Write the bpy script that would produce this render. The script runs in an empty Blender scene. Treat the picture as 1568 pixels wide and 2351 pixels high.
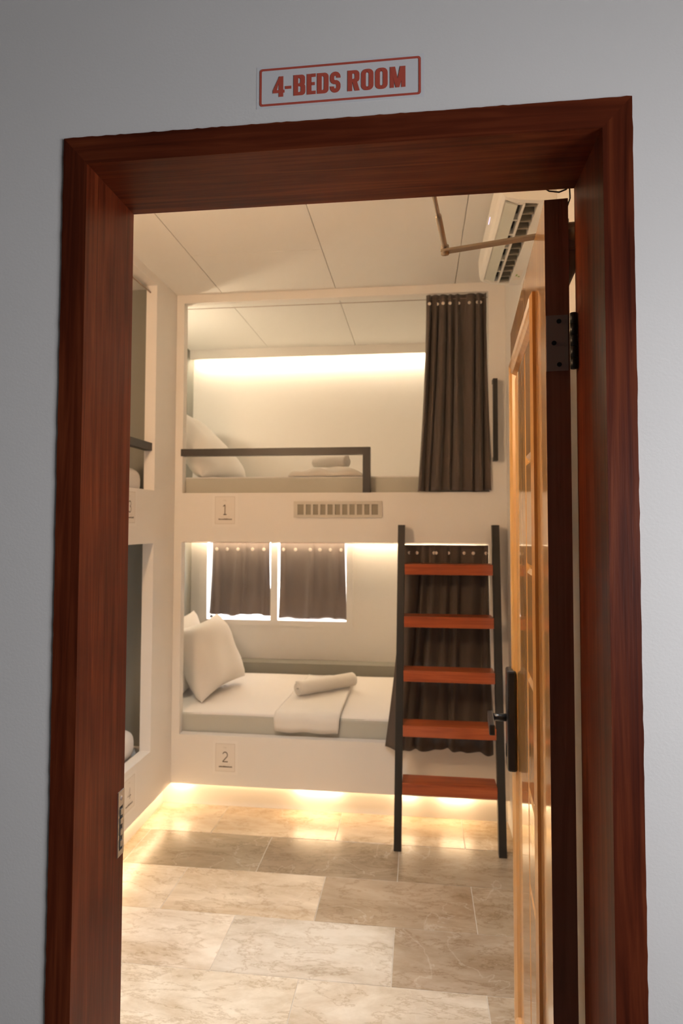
import bpy, bmesh, math, random
from mathutils import Vector, Matrix
random.seed(7)
scene = bpy.context.scene
COL = scene.collection

# ------------------------------------------------------------------ camera
F_PX, CY = 1446.77, 1140.88
YAW, PITCH, ROLL = 0.1208, 0.0427, 0.0025
CAM = Vector((0.5792, -0.9568, 1.4805))
cd = bpy.data.cameras.new('camera')
cd.sensor_fit = 'VERTICAL'; cd.sensor_height = 36.0; cd.sensor_width = 24.0
cd.lens = F_PX / 2351 * 36.0
cd.shift_y = -(1175.5 - CY) / 2351
cd.clip_start = 0.02
cd.dof.use_dof = True; cd.dof.focus_distance = 1.05; cd.dof.aperture_fstop = 6.5
cam = bpy.data.objects.new('camera', cd); COL.objects.link(cam)
fw = Vector((-math.sin(YAW) * math.cos(PITCH), math.cos(YAW) * math.cos(PITCH), math.sin(PITCH)))
rt = Vector((math.cos(YAW), math.sin(YAW), 0)); up = rt.cross(fw)
r2 = rt * math.cos(ROLL) + up * math.sin(ROLL); u2 = up * math.cos(ROLL) - rt * math.sin(ROLL)
cam.matrix_world = Matrix(((r2.x, u2.x, -fw.x, CAM.x), (r2.y, u2.y, -fw.y, CAM.y), (r2.z, u2.z, -fw.z, CAM.z), (0, 0, 0, 1)))
scene.camera = cam

# ------------------------------------------------------------------ world (overcast daylight) and exposure
world = bpy.data.worlds.new('world'); scene.world = world; world.use_nodes = True
bg = world.node_tree.nodes['Background']
bg.inputs[0].default_value = (0.95, 0.965, 1.0, 1); bg.inputs[1].default_value = 16.5
vs = scene.view_settings
vs.view_transform = 'Standard'; vs.look = 'None'; vs.exposure = 0.45; vs.gamma = 1.0; vs.use_curve_mapping = False
LED_RGB = (1.0, 0.82, 0.58)
LED_UP, LED_LOW, LED_PLINTH, LAMP_FILL, DOWN_FILL = 46.0, 58.0, 8.0, 320.0, 8.0  # last two drive the added fill lamps
READ_UP, READ_LOW = 200.0, 45.0

# daylight enters the corridor through an unseen opening on the right, shaped for its light falloff: portal only guides sampling
pl = bpy.data.lights.new('corridor_portal', 'AREA'); pl.shape = 'RECTANGLE'; pl.size = .50; pl.size_y = 1.3
pl.cycles.is_portal = True
po = bpy.data.objects.new('corridor_portal', pl); COL.objects.link(po)
po.location = (1.98, -1.25, 1.42); po.rotation_euler = (0, math.radians(90), 0)

# ------------------------------------------------------------------ measured layout
XL, XR = -0.706, 1.02            # left bunk face, right wall
YB, YW = 2.263, 3.39             # back bunk face, outside wall behind it
CE = 2.709                       # ceiling
JL, JR, FW, FT, FH, FD = 0.041, 0.853, 0.896, 2.1155, 2.0707, 0.168   # door frame

# ------------------------------------------------------------------ materials
def newmat(name):
    m = bpy.data.materials.new(name); m.use_nodes = True
    nt = m.node_tree; b = nt.nodes['Principled BSDF']
    return m, nt, b
def N(nt, t, **kw):
    n = nt.nodes.new(t)
    for k, v in kw.items(): setattr(n, k, v)
    return n
def plain(name, col, rough=0.5, metal=0.0, bump=0.0, bscale=200.0, coat=0.0, spec=0.5, var=0.0):
    m, nt, b = newmat(name)
    b.inputs['Base Color'].default_value = (*col, 1); b.inputs['Roughness'].default_value = rough
    b.inputs['Metallic'].default_value = metal; b.inputs['Coat Weight'].default_value = coat
    b.inputs['Specular IOR Level'].default_value = spec
    if bump or var:
        tc = N(nt, 'ShaderNodeTexCoord'); no = N(nt, 'ShaderNodeTexNoise')
        no.inputs['Scale'].default_value = bscale; no.inputs['Detail'].default_value = 4
        nt.links.new(tc.outputs['Object'], no.inputs['Vector'])
        if bump:
            bp = N(nt, 'ShaderNodeBump'); bp.inputs['Strength'].default_value = bump; bp.inputs['Distance'].default_value = 0.002
            nt.links.new(no.outputs['Fac'], bp.inputs['Height']); nt.links.new(bp.outputs['Normal'], b.inputs['Normal'])
        if var:
            n2 = N(nt, 'ShaderNodeTexNoise'); n2.inputs['Scale'].default_value = 3.0; n2.inputs['Detail'].default_value = 5
            nt.links.new(tc.outputs['Object'], n2.inputs['Vector'])
            r = N(nt, 'ShaderNodeValToRGB'); nt.links.new(n2.outputs['Fac'], r.inputs[0])
            r.color_ramp.elements[0].position = .3; r.color_ramp.elements[1].position = .7
            r.color_ramp.elements[0].color = (*[c * (1 - var) for c in col], 1); r.color_ramp.elements[1].color = (*col, 1)
            nt.links.new(r.outputs[0], b.inputs['Base Color'])
    return m
def emit(name, col, strength):
    m = bpy.data.materials.new(name); m.use_nodes = True; nt = m.node_tree
    nt.nodes.remove(nt.nodes['Principled BSDF']); e = N(nt, 'ShaderNodeEmission')
    e.inputs[0].default_value = (*col, 1); e.inputs[1].default_value = strength
    nt.links.new(e.outputs[0], nt.nodes['Material Output'].inputs[0]); return m
def wood(name, dark, mid, light, axis='Z', rough=0.35, coat=0.0, scale=1.0, bump=0.15, crough=0.08, spec=.5):
    m, nt, b = newmat(name); b.inputs['Specular IOR Level'].default_value = spec
    tc = N(nt, 'ShaderNodeTexCoord'); mp = N(nt, 'ShaderNodeMapping')
    s = [38 * scale] * 3; s['XYZ'.index(axis)] = 1.6 * scale
    mp.inputs['Scale'].default_value = s
    nt.links.new(tc.outputs['Object'], mp.inputs['Vector'])
    n1 = N(nt, 'ShaderNodeTexNoise'); n1.inputs['Scale'].default_value = 1.0; n1.inputs['Detail'].default_value = 6; n1.inputs['Distortion'].default_value = 1.4
    nt.links.new(mp.outputs[0], n1.inputs['Vector'])
    n2 = N(nt, 'ShaderNodeTexNoise'); n2.inputs['Scale'].default_value = 4.0; n2.inputs['Detail'].default_value = 3
    nt.links.new(tc.outputs['Object'], n2.inputs['Vector'])
    n3 = N(nt, 'ShaderNodeTexNoise'); n3.inputs['Scale'].default_value = 7.0; n3.inputs['Detail'].default_value = 2
    nt.links.new(mp.outputs[0], n3.inputs['Vector'])
    mx = N(nt, 'ShaderNodeMix'); mx.data_type = 'FLOAT'; mx.inputs[0].default_value = 0.35
    nt.links.new(n1.outputs['Fac'], mx.inputs[2]); nt.links.new(n2.outputs['Fac'], mx.inputs[3])
    r = N(nt, 'ShaderNodeValToRGB'); nt.links.new(mx.outputs[0], r.inputs[0])
    e = r.color_ramp.elements; e[0].position = .34; e[0].color = (*dark, 1); e[1].position = .66; e[1].color = (*light, 1)
    k = e.new(.5); k.color = (*mid, 1)
    nt.links.new(r.outputs[0], b.inputs['Base Color'])
    b.inputs['Roughness'].default_value = rough; b.inputs['Coat Weight'].default_value = coat; b.inputs['Coat Roughness'].default_value = crough
    bp = N(nt, 'ShaderNodeBump'); bp.inputs['Strength'].default_value = bump; bp.inputs['Distance'].default_value = 0.001
    nt.links.new(n3.outputs['Fac'], bp.inputs['Height']); nt.links.new(bp.outputs['Normal'], b.inputs['Normal'])
    return m
def fabric(name, col, trans=0.0, scale=900.0, bump=0.3, sheen=0.2):
    m, nt, b = newmat(name)
    b.inputs['Base Color'].default_value = (*col, 1); b.inputs['Roughness'].default_value = 0.9
    b.inputs['Sheen Weight'].default_value = sheen; b.inputs['Specular IOR Level'].default_value = 0.15
    tc = N(nt, 'ShaderNodeTexCoord'); no = N(nt, 'ShaderNodeTexNoise'); no.inputs['Scale'].default_value = scale
    nt.links.new(tc.outputs['Object'], no.inputs['Vector'])
    bp = N(nt, 'ShaderNodeBump'); bp.inputs['Strength'].default_value = bump; bp.inputs['Distance'].default_value = 0.001
    nt.links.new(no.outputs['Fac'], bp.inputs['Height']); nt.links.new(bp.outputs['Normal'], b.inputs['Normal'])
    if trans:
        t = N(nt, 'ShaderNodeBsdfTranslucent'); t.inputs[0].default_value = (*[min(1, c * 1.3) for c in col], 1)
        x = N(nt, 'ShaderNodeMixShader'); x.inputs[0].default_value = trans
        nt.links.new(b.outputs[0], x.inputs[1]); nt.links.new(t.outputs[0], x.inputs[2])
        nt.links.new(x.outputs[0], nt.nodes['Material Output'].inputs[0])
    return m
def marble():
    m, nt, b = newmat('marble_tile')
    tc = N(nt, 'ShaderNodeTexCoord'); oi = N(nt, 'ShaderNodeObjectInfo')
    ml = N(nt, 'ShaderNodeMath', operation='MULTIPLY'); ml.inputs[1].default_value = 37.0
    nt.links.new(oi.outputs['Random'], ml.inputs[0])
    cb = N(nt, 'ShaderNodeCombineXYZ'); nt.links.new(ml.outputs[0], cb.inputs[0]); nt.links.new(ml.outputs[0], cb.inputs[1])
    ad = N(nt, 'ShaderNodeVectorMath', operation='ADD'); nt.links.new(tc.outputs['Object'], ad.inputs[0]); nt.links.new(cb.outputs[0], ad.inputs[1])
    mp = N(nt, 'ShaderNodeMapping'); mp.inputs['Rotation'].default_value = (0, 0, .6); mp.inputs['Scale'].default_value = (1, 2.6, 1)
    nt.links.new(ad.outputs[0], mp.inputs[0])
    cl = N(nt, 'ShaderNodeTexNoise'); cl.inputs['Scale'].default_value = 2.2; cl.inputs['Detail'].default_value = 9; cl.inputs['Distortion'].default_value = .35; cl.inputs['Roughness'].default_value = .7
    nt.links.new(mp.outputs[0], cl.inputs['Vector'])
    vn = N(nt, 'ShaderNodeTexNoise'); vn.inputs['Scale'].default_value = 2.8; vn.inputs['Detail'].default_value = 12; vn.inputs['Distortion'].default_value = .25; vn.inputs['Roughness'].default_value = .68
    nt.links.new(mp.outputs[0], vn.inputs['Vector'])
    sb = N(nt, 'ShaderNodeMath', operation='SUBTRACT'); nt.links.new(vn.outputs['Fac'], sb.inputs[0]); sb.inputs[1].default_value = .5
    ab = N(nt, 'ShaderNodeMath', operation='ABSOLUTE'); nt.links.new(sb.outputs[0], ab.inputs[0])
    vr = N(nt, 'ShaderNodeValToRGB'); nt.links.new(ab.outputs[0], vr.inputs[0])
    vr.color_ramp.elements[0].position = 0.0; vr.color_ramp.elements[0].color = (.48, .36, .22, 1)
    vr.color_ramp.elements[1].position = .018; vr.color_ramp.elements[1].color = (1, 1, 1, 1)
    cr = N(nt, 'ShaderNodeValToRGB'); nt.links.new(cl.outputs['Fac'], cr.inputs[0])
    cr.color_ramp.elements[0].position = .32; cr.color_ramp.elements[0].color = (.62, .53, .42, 1)
    cr.color_ramp.elements[1].position = .62; cr.color_ramp.elements[1].color = (1.0, .98, .95, 1)
    m1 = N(nt, 'ShaderNodeMix'); m1.data_type = 'RGBA'; m1.blend_type = 'MULTIPLY'; m1.inputs[0].default_value = .45
    nt.links.new(cr.outputs[0], m1.inputs[6]); nt.links.new(vr.outputs[0], m1.inputs[7])
    m2 = N(nt, 'ShaderNodeMix'); m2.data_type = 'RGBA'; m2.blend_type = 'MULTIPLY'; m2.inputs[0].default_value = 1
    nt.links.new(m1.outputs[2], m2.inputs[6]); nt.links.new(oi.outputs['Color'], m2.inputs[7])
    # thin pale hairline veins
    v2 = N(nt, 'ShaderNodeTexNoise'); v2.inputs['Scale'].default_value = 2.6; v2.inputs['Detail'].default_value = 7; v2.inputs['Distortion'].default_value = .6
    mp2 = N(nt, 'ShaderNodeMapping'); mp2.inputs['Location'].default_value = (5, 3, 0); mp2.inputs['Rotation'].default_value = (0, 0, -.7); nt.links.new(ad.outputs[0], mp2.inputs[0]); nt.links.new(mp2.outputs[0], v2.inputs['Vector'])
    s2 = N(nt, 'ShaderNodeMath', operation='SUBTRACT'); nt.links.new(v2.outputs['Fac'], s2.inputs[0]); s2.inputs[1].default_value = .53
    a2 = N(nt, 'ShaderNodeMath', operation='ABSOLUTE'); nt.links.new(s2.outputs[0], a2.inputs[0])
    l2 = N(nt, 'ShaderNodeMath', operation='LESS_THAN'); nt.links.new(a2.outputs[0], l2.inputs[0]); l2.inputs[1].default_value = .0035
    f2 = N(nt, 'ShaderNodeMath', operation='MULTIPLY'); nt.links.new(l2.outputs[0], f2.inputs[0]); f2.inputs[1].default_value = .16
    m3 = N(nt, 'ShaderNodeMix'); m3.data_type = 'RGBA'; nt.links.new(f2.outputs[0], m3.inputs[0])
    nt.links.new(m2.outputs[2], m3.inputs[6]); m3.inputs[7].default_value = (.80, .74, .66, 1)
    nt.links.new(m3.outputs[2], b.inputs['Base Color'])
    b.inputs['Roughness'].default_value = .27; b.inputs['Specular IOR Level'].default_value = .5
    bp = N(nt, 'ShaderNodeBump'); bp.inputs['Strength'].default_value = .12; bp.inputs['Distance'].default_value = .004
    nt.links.new(cl.outputs['Fac'], bp.inputs['Height']); nt.links.new(bp.outputs['Normal'], b.inputs['Normal'])
    return m
def glassmat():
    m = bpy.data.materials.new('window_glass'); m.use_nodes = True; nt = m.node_tree
    nt.nodes.remove(nt.nodes['Principled BSDF'])
    t = N(nt, 'ShaderNodeBsdfTransparent'); g = N(nt, 'ShaderNodeBsdfGlossy'); g.inputs['Roughness'].default_value = .02
    x = N(nt, 'ShaderNodeMixShader'); x.inputs[0].default_value = .06
    nt.links.new(t.outputs[0], x.inputs[1]); nt.links.new(g.outputs[0], x.inputs[2]); nt.links.new(x.outputs[0], nt.nodes['Material Output'].inputs[0])
    return m

M = {}
M['hall_wall'] = plain('corridor_wall_paint', (.73, .70, .68), .65, bump=.10, bscale=260, var=.03)
M['wall'] = plain('room_white_paint', (.80, .77, .73), .6, bump=.1, bscale=180)
M['bunkwhite'] = plain('bunk_white_paint', (.80, .765, .72), .55, bump=.08, bscale=150)
M['ceil'] = plain('ceiling_board', (.80, .78, .74), .7)
M['greypaint'] = plain('grey_green_paint', (.24, .235, .205), .6)
M['concrete'] = plain('grey_cement', (.13, .125, .12), .8)
M['grout'] = plain('pale_grout', (.62, .58, .52), .8)
M['marble'] = marble()
M['jamb_v'] = wood('mahogany_vertical', (.046, .0072, .0025), (.095, .0165, .0053), (.155, .033, .0102), 'Z', .42, .0, scale=1.5, spec=.16)
M['jamb_h'] = wood('mahogany_horizontal', (.046, .0072, .0025), (.095, .0165, .0053), (.155, .033, .0102), 'X', .42, .0, scale=1.5, spec=.16)
M['dooredge'] = wood('door_edge_brown', (.20, .068, .034), (.29, .105, .055), (.36, .135, .072), 'Z', .5, 0, spec=.3)
M['doorface'] = wood('golden_varnish', (.40, .17, .032), (.50, .24, .055), (.60, .31, .085), 'Z', .3, 1.0, bump=.05, crough=.05)
M['step'] = wood('ladder_red_wood', (.22, .040, .010), (.33, .068, .018), (.43, .105, .03), 'X', .35, .4)
M['blackmetal'] = plain('black_painted_steel', (.018, .015, .012), .45)
M['lockblack'] = plain('black_lock', (.008, .008, .009), .3, coat=.3)
M['bronze'] = plain('dark_bronze', (.34, .25, .20), .55, metal=.1)
M['knuckle'] = plain('black_iron', (.012, .012, .012), .4, metal=.4)
M['steel'] = plain('steel', (.55, .5, .42), .35, metal=.9)
M['closer'] = plain('silver_grey_paint', (.34, .28, .21), .4, metal=.35)
M['curtain'] = fabric('charcoal_curtain', (.088, .068, .056), 0)
M['wcurtain'] = fabric('grey_window_curtain', (.20, .165, .15), .06)
M['eyelet'] = plain('eyelet_metal', (.78, .70, .62), .35, metal=.5)
M['linen'] = fabric('white_linen', (.80, .765, .73), 0, 700, .2, .1)
M['mattress'] = fabric('pale_grey_ticking', (.52, .51, .45), 0, 500, .2, .1)
M['towel'] = fabric('white_terry', (.80, .76, .70), 0, 420, .9, .4)
M['plastic'] = plain('white_plastic', (.78, .77, .73), .35)
M['plasticg'] = plain('grey_white_plastic', (.60, .62, .56), .4)
M['dark'] = plain('dark_void', (.03, .025, .022), .7)
M['slot'] = plain('slot_shadow_grey', (.22, .20, .16), .7)
M['vent'] = plain('vent_paint', (.60, .56, .49), .5)
M['ventback'] = plain('vent_back', (.30, .27, .21), .7)
M['paper'] = plain('white_card', (.78, .73, .67), .45)
M['film'] = plain('laminate_film', (.82, .785, .74), .35)
M['ink'] = plain('dark_ink', (.12, .085, .055), .6)
M['inkl'] = plain('pale_ink', (.62, .56, .49), .6)
M['red'] = plain('red_vinyl', (.48, .085, .055), .4)
M['vinyl'] = plain('clear_vinyl_film', (.68, .66, .67), .3)
M['glass'] = glassmat()
M['green'] = plain('energy_label_green', (.25, .42, .08), .5)
M['led_up'] = emit('led_glow_upper', LED_RGB, LED_UP)
M['led_low'] = emit('led_glow_lower', (1.0, .74, .47), LED_LOW)
M['led_pl'] = emit('led_glow_plinth', (1.0, .66, .34), LED_PLINTH)
M['led_mod'] = emit('led_glow_module', (1.0, .70, .40), LED_PLINTH * 4.5)
M['led_left'] = emit('led_glow_left_plinth', (1.0, .72, .42), LED_PLINTH * 2.6)
M['lamp'] = emit('fill_globe_glow', (1.0, .64, .36), LAMP_FILL)  # glow of the added wall globe
M['ind'] = emit('indicator_glow', (.8, .7, 1.0), 1.2)
M['board'] = wood('dark_board', (.05, .018, .009), (.085, .03, .014), (.12, .045, .02), 'Z', .5, 0)

# ------------------------------------------------------------------ builders
ORIG = {}
def tag(o, label=None, cat=None, group=None, kind=None):
    if label: o['label'] = label
    if cat: o['category'] = cat
    if group: o['group'] = group
    if kind: o['kind'] = kind
    return o
def thing(name, loc, label=None, cat=None, group=None, kind=None):
    o = bpy.data.objects.new(name, None); COL.objects.link(o); o.location = loc; o.empty_display_size = .05
    ORIG[o] = Vector(loc); return tag(o, label, cat, group, kind)
def obj(name, verts, faces, mat, parent=None, smooth=False, bevel=0.0, segs=2, label=None):
    vs_ = [Vector(v) for v in verts]
    if parent is not None: org = ORIG[parent]
    else:
        xs = [v.x for v in vs_]; ys = [v.y for v in vs_]; zs = [v.z for v in vs_]
        org = Vector(((min(xs) + max(xs)) / 2, (min(ys) + max(ys)) / 2, min(zs)))
    me = bpy.data.meshes.new(name)
    me.from_pydata([v - org for v in vs_], [], faces); 
    bm = bmesh.new(); bm.from_mesh(me); bmesh.ops.recalc_face_normals(bm, faces=bm.faces)
    if bevel:
        es = [e for e in bm.edges if len(e.link_faces) == 2 and e.calc_face_angle(0) > .6]
        bmesh.ops.bevel(bm, geom=es, offset=bevel, segments=segs, profile=.5, affect='EDGES')
    bm.to_mesh(me); bm.free()
    if smooth:
        for p in me.polygons: p.use_smooth = True
    me.materials.append(M[mat] if isinstance(mat, str) else mat)
    o = bpy.data.objects.new(name, me); COL.objects.link(o)
    if parent is not None: o.parent = parent
    else: o.location = org
    ORIG[o] = org
    if label: o['label'] = label
    return o
BF = [(0, 1, 3, 2), (4, 6, 7, 5), (0, 4, 5, 1), (2, 3, 7, 6), (0, 2, 6, 4), (1, 5, 7, 3)]
def boxv(b, f=None):
    x0, x1, y0, y1, z0, z1 = b
    v = [(x, y, z) for x in (x0, x1) for y in (y0, y1) for z in (z0, z1)]
    return [f(*p) for p in v] if f else v
def box(name, b, mat, parent=None, bevel=0.0, f=None, **k):
    return obj(name, boxv(b, f), BF, mat, parent, bevel=bevel, **k)
def boxes(name, bs, mat, parent=None, bevel=0.0, f=None, **k):
    v, fc = [], []
    for b in bs:
        n = len(v); v += boxv(b, f); fc += [tuple(i + n for i in q) for q in BF]
    return obj(name, v, fc, mat, parent, bevel=bevel, **k)
def prism(name, prof, fn, a, b, mat, parent=None, **k):       # prof 2D, fn(u,v,t)->xyz
    n = len(prof); v = [fn(u, w, a) for u, w in prof] + [fn(u, w, b) for u, w in prof]
    fc = [tuple(range(n)), tuple(range(2 * n - 1, n - 1, -1))] + [(i, (i + 1) % n, n + (i + 1) % n, n + i) for i in range(n)]
    return obj(name, v, fc, mat, parent, **k)
def tube(name, pts, r, mat, parent=None, n=10, cap=True, **k):
    pts = [Vector(p) for p in pts]; v, fc = [], []
    for i, p in enumerate(pts):
        t = (pts[min(i + 1, len(pts) - 1)] - pts[max(i - 1, 0)]).normalized()
        a = t.orthogonal().normalized() if i == 0 else (a - t * a.dot(t)).normalized()
        b = t.cross(a)
        rr = r[i] if isinstance(r, (list, tuple)) else r
        v += [p + (a * math.cos(2 * math.pi * j / n) + b * math.sin(2 * math.pi * j / n)) * rr for j in range(n)]
    for i in range(len(pts) - 1):
        for j in range(n):
            fc.append((i * n + j, i * n + (j + 1) % n, (i + 1) * n + (j + 1) % n, (i + 1) * n + j))
    if cap: fc += [tuple(range(n - 1, -1, -1)), tuple(range((len(pts) - 1) * n, len(pts) * n))]
    return obj(name, v, fc, mat, parent, smooth=k.pop('smooth', True), **k)
def share(name, src, loc, parent):                              # another piece with the same mesh
    o = bpy.data.objects.new(name, src.data); COL.objects.link(o); o.parent = parent
    o.location = Vector(loc); ORIG[o] = ORIG[parent] + Vector(loc); return o
def struct(o): o['kind'] = 'structure'; return o

# ================================================================== SETTING
# corridor wall with the doorway
struct(boxes('wall_front', [(-2.5, .004, 0, .15, 0, 2.95), (FW - .004, 3.0, 0, .15, 0, 2.95), (.004, FW - .004, 0, .15, FT - .004, 2.95)], 'hall_wall'))
struct(box('wall_corridor_back', (-2.5, 1.99, -2.75, -2.6, 0, 2.95), 'concrete'))
struct(box('wall_corridor_left', (-2.6, -2.5, -2.75, .15, 0, 2.95), 'concrete'))
struct(boxes('wall_corridor_right', [(1.99, 2.07, -2.6, 0, 0, 1.18), (1.99, 2.07, -2.6, 0, 1.66, 2.95), (1.99, 2.07, -.60, 0, 1.18, 1.66), (1.99, 2.07, -2.6, -1.90, 1.18, 1.66)], 'hall_wall'))  # opening placed and sized for the light falloff on the front wall
struct(box('ceiling_corridor', (-2.6, 3.0, -2.75, 0.0, 2.95, 3.05), 'concrete'))
struct(box('floor_corridor', (-2.6, 3.0, -2.75, 0.0, -.1, 0), 'concrete'))

# room shell
struct(box('wall_right', (XR, XR + .1, .15, YW, -.05, CE + .05), 'wall'))
struct(box('wall_left', (-1.82, -1.72, .15, YW, -.05, CE + .05), 'wall'))
WX0, WX1, WZ0, WZ1 = -.90, .09, .81, 1.385
struct(boxes('wall_back', [(-1.82, WX0, YW, YW + .14, -.05, CE + .05), (WX1, XR + .1, YW, YW + .14, -.05, CE + .05), (WX0, WX1, YW, YW + .14, -.05, WZ0), (WX0, WX1, YW, YW + .14, WZ1, CE + .05)], 'wall'))

# ceiling boards
ceil = struct(box('ceiling', (-1.82, XR + .1, .15, YW + .14, CE + .009, CE + .08), 'ceil'))
xj = [-1.72, -1.065, -.455, .155, .77, XR]; g = .0016
for i in range(5):
    cuts = [.15, 1.785, YW] if i in (2, 0) else [.15, .6, YW]
    for a, b in zip(cuts, cuts[1:]):
        box('ceiling_panel', (xj[i] + g, xj[i + 1] - g, a + g, b - g, CE, CE + .01), 'ceil', ceil)

# marble floor, tile by tile
floor = struct(box('floor', (-1.72, XR, .0, YW, -.1, -.0015), 'grout'))
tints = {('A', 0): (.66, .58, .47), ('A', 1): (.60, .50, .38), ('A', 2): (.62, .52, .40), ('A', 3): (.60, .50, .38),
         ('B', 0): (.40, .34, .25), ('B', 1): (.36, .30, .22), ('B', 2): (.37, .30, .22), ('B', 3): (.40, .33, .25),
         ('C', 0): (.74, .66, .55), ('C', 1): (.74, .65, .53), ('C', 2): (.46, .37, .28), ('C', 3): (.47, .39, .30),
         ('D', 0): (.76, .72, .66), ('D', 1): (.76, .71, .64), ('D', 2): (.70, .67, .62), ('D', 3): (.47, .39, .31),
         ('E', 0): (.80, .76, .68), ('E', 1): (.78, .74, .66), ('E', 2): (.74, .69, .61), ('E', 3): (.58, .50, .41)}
proto = None
row_ids = 'ABCDEFGH'
for r in range(8):
    y1 = 2.33 - .3 * r; y0 = max(y1 - .3, .0)
    off = .19 if r % 2 == 0 else .49
    xs = [off + .6 * k for k in range(-3, 3)]
    cols = [(a, b) for a, b in zip(xs, xs[1:]) if b > XL - .1 and a < XR]
    for c, (a, b) in enumerate(cols):
        a2, b2 = max(a, XL - .09), min(b, XR)
        full = abs((b2 - a2) - .6) < 1e-6 and abs(y1 - y0 - .3) < 1e-6
        if full and proto is not None:
            t = share('floor_tile', proto, Vector(((a2 + b2) / 2, (y0 + y1) / 2, 0)) - ORIG[floor], floor)
        else:
            hx, hy = (b2 - a2) / 2 - .0012, (y1 - y0) / 2 - .0012
            cen = Vector(((a2 + b2) / 2, (y0 + y1) / 2, 0))
            v = [Vector(p) + ORIG[floor] for p in boxv((-hx, hx, -hy, hy, -.01, 0))]
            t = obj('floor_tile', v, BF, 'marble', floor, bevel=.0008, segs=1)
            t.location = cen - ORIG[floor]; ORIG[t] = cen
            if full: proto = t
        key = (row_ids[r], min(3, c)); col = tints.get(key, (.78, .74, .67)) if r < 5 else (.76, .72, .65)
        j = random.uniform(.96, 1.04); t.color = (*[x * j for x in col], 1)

# door frame (jambs and head), slightly ragged where it meets the plaster
frame = struct(thing('trim_1', (FW / 2, FD / 2, 0), 'dark red-brown varnished wooden door frame set in the corridor wall', 'door frame'))
def mitre_jamb(name, side):
    # jamb with a mitred top: outer edge to FT, inner edge to FH
    xo, xi = (0, JL) if side < 0 else (FW, JR)
    n = 130; rnd = random.Random(3 + side); v, fc = [], []; y0, y1 = -.004, FD
    for i in range(n + 1):
        t = i / n; j = rnd.choice([0, 0, 0, .0003, .0007, -.0003]) * side if 0 < i < n else 0
        zo, zi = FT * t, FH * t
        v += [(xo + j, y0, zo), (xi, y0, zi), (xi, y1, zi), (xo + j, y1, zo)]
    for i in range(n):
        for k in range(4): fc.append((4 * i + k, 4 * i + (k + 1) % 4, 4 * i + 4 + (k + 1) % 4, 4 * i + 4 + k))
    fc += [(0, 1, 2, 3), (4 * n, 4 * n + 1, 4 * n + 2, 4 * n + 3)]
    return obj(name, v, fc, 'jamb_v', frame)
mitre_jamb('jamb', -1); mitre_jamb('jamb', 1)
def mitre_head():
    n = 110; rnd = random.Random(11); v, fc = [], []; y0, y1 = -.004, FD
    for i in range(n + 1):
        t = i / n; j = rnd.choice([0, 0, 0, .0003, .0009, -.0003]) if 0 < i < n else 0
        xo, xi = FW * t, JL + (JR - JL) * t
        v += [(xo, y0, FT + j), (xi, y0, FH), (xi, y1, FH), (xo, y1, FT + j)]
    for i in range(n):
        for k in range(4): fc.append((4 * i + k, 4 * i + (k + 1) % 4, 4 * i + 4 + (k + 1) % 4, 4 * i + 4 + k))
    fc += [(0, 1, 2, 3), (4 * n, 4 * n + 1, 4 * n + 2, 4 * n + 3)]
    return obj('head', v, fc, 'jamb_h', frame)
mitre_head()
# strike plate let into the left jamb
sp = boxes('strike_plate', [(JL, JL + .002, .143, .147, .880, .995), (JL, JL + .002, .160, .166, .880, .995), (JL, JL + .002, .147, .160, .968, .995), (JL, JL + .002, .147, .160, .880, .890)], 'steel', frame, label='worn steel strike plate')
boxes('latch_recess', [(JL + .0002, JL + .0012, .147, .160, .890, .968)], 'dark', sp)
for k, z in enumerate((.902, .922, .942, .958)):
    box('roller', (JL, JL + .004, .149, .158, z - .005, z + .005), 'steel', sp)
tube('screw', [(JL + .001, .1535, .982), (JL + .003, .1535, .982)], .004, 'bronze', sp)

# ================================================================== OPEN DOOR
A = 0.0687; DO = Vector((.802, .169, 0)); DD = Vector((math.sin(A), math.cos(A), 0)); DN = Vector((math.cos(A), -math.sin(A), 0))
def Dm(s, q, z): return DO + DD * s + DN * q + Vector((0, 0, z))
DW, DH, DT = .796, 2.0525, .040
door = struct(thing('door_1', Dm(DW / 2, DT / 2, 0.012), 'glossy golden varnished panel door standing open into the room', 'door'))
box('core', (.0005, DW - .0005, .008, DT - .0005, .012, DH - .0005), 'doorface', door, f=Dm)
# solid edge strips (darker, unvarnished) round the leaf
box('hinge_edge', (-.0012, .0005, 0, DT, .011, DH), 'dooredge', door, f=Dm, label='dark brown hinge edge')
box('stile', (.0005, .150, 0, .008, .012, DH - .0005), 'doorface', door, f=Dm)
box('stile', (.735, DW, 0, .008, .012, DH - .0005), 'doorface', door, f=Dm)
box('rail', (.150, .735, 0, .008, 1.945, DH - .0005), 'doorface', door, f=Dm)
box('rail', (.150, .735, 0, .008, .012, .10), 'doorface', door, f=Dm)
def moulding(s0, s1, z0, z1):
    prof = [(0, 0), (0, -.006), (.008, -.011), (.016, -.008), (.022, -.003), (.030, -.008), (.037, -.004), (.045, .007)]
    v, fc = [], []
    for s_, z_, ds, dz in ((s0, z0, 1, 1), (s1, z0, -1, 1), (s1, z1, -1, -1), (s0, z1, 1, -1)):
        v += [Dm(s_ + ds * w, q, z_ + dz * w) for w, q in prof]
    n = len(prof)
    for c in range(4):
        for i in range(n - 1): fc.append((c * n + i, c * n + i + 1, ((c + 1) % 4) * n + i + 1, ((c + 1) % 4) * n + i))
    return obj('moulding', v, fc, 'doorface', door)
moulding(.150, .735, .10, 1.945)
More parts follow.
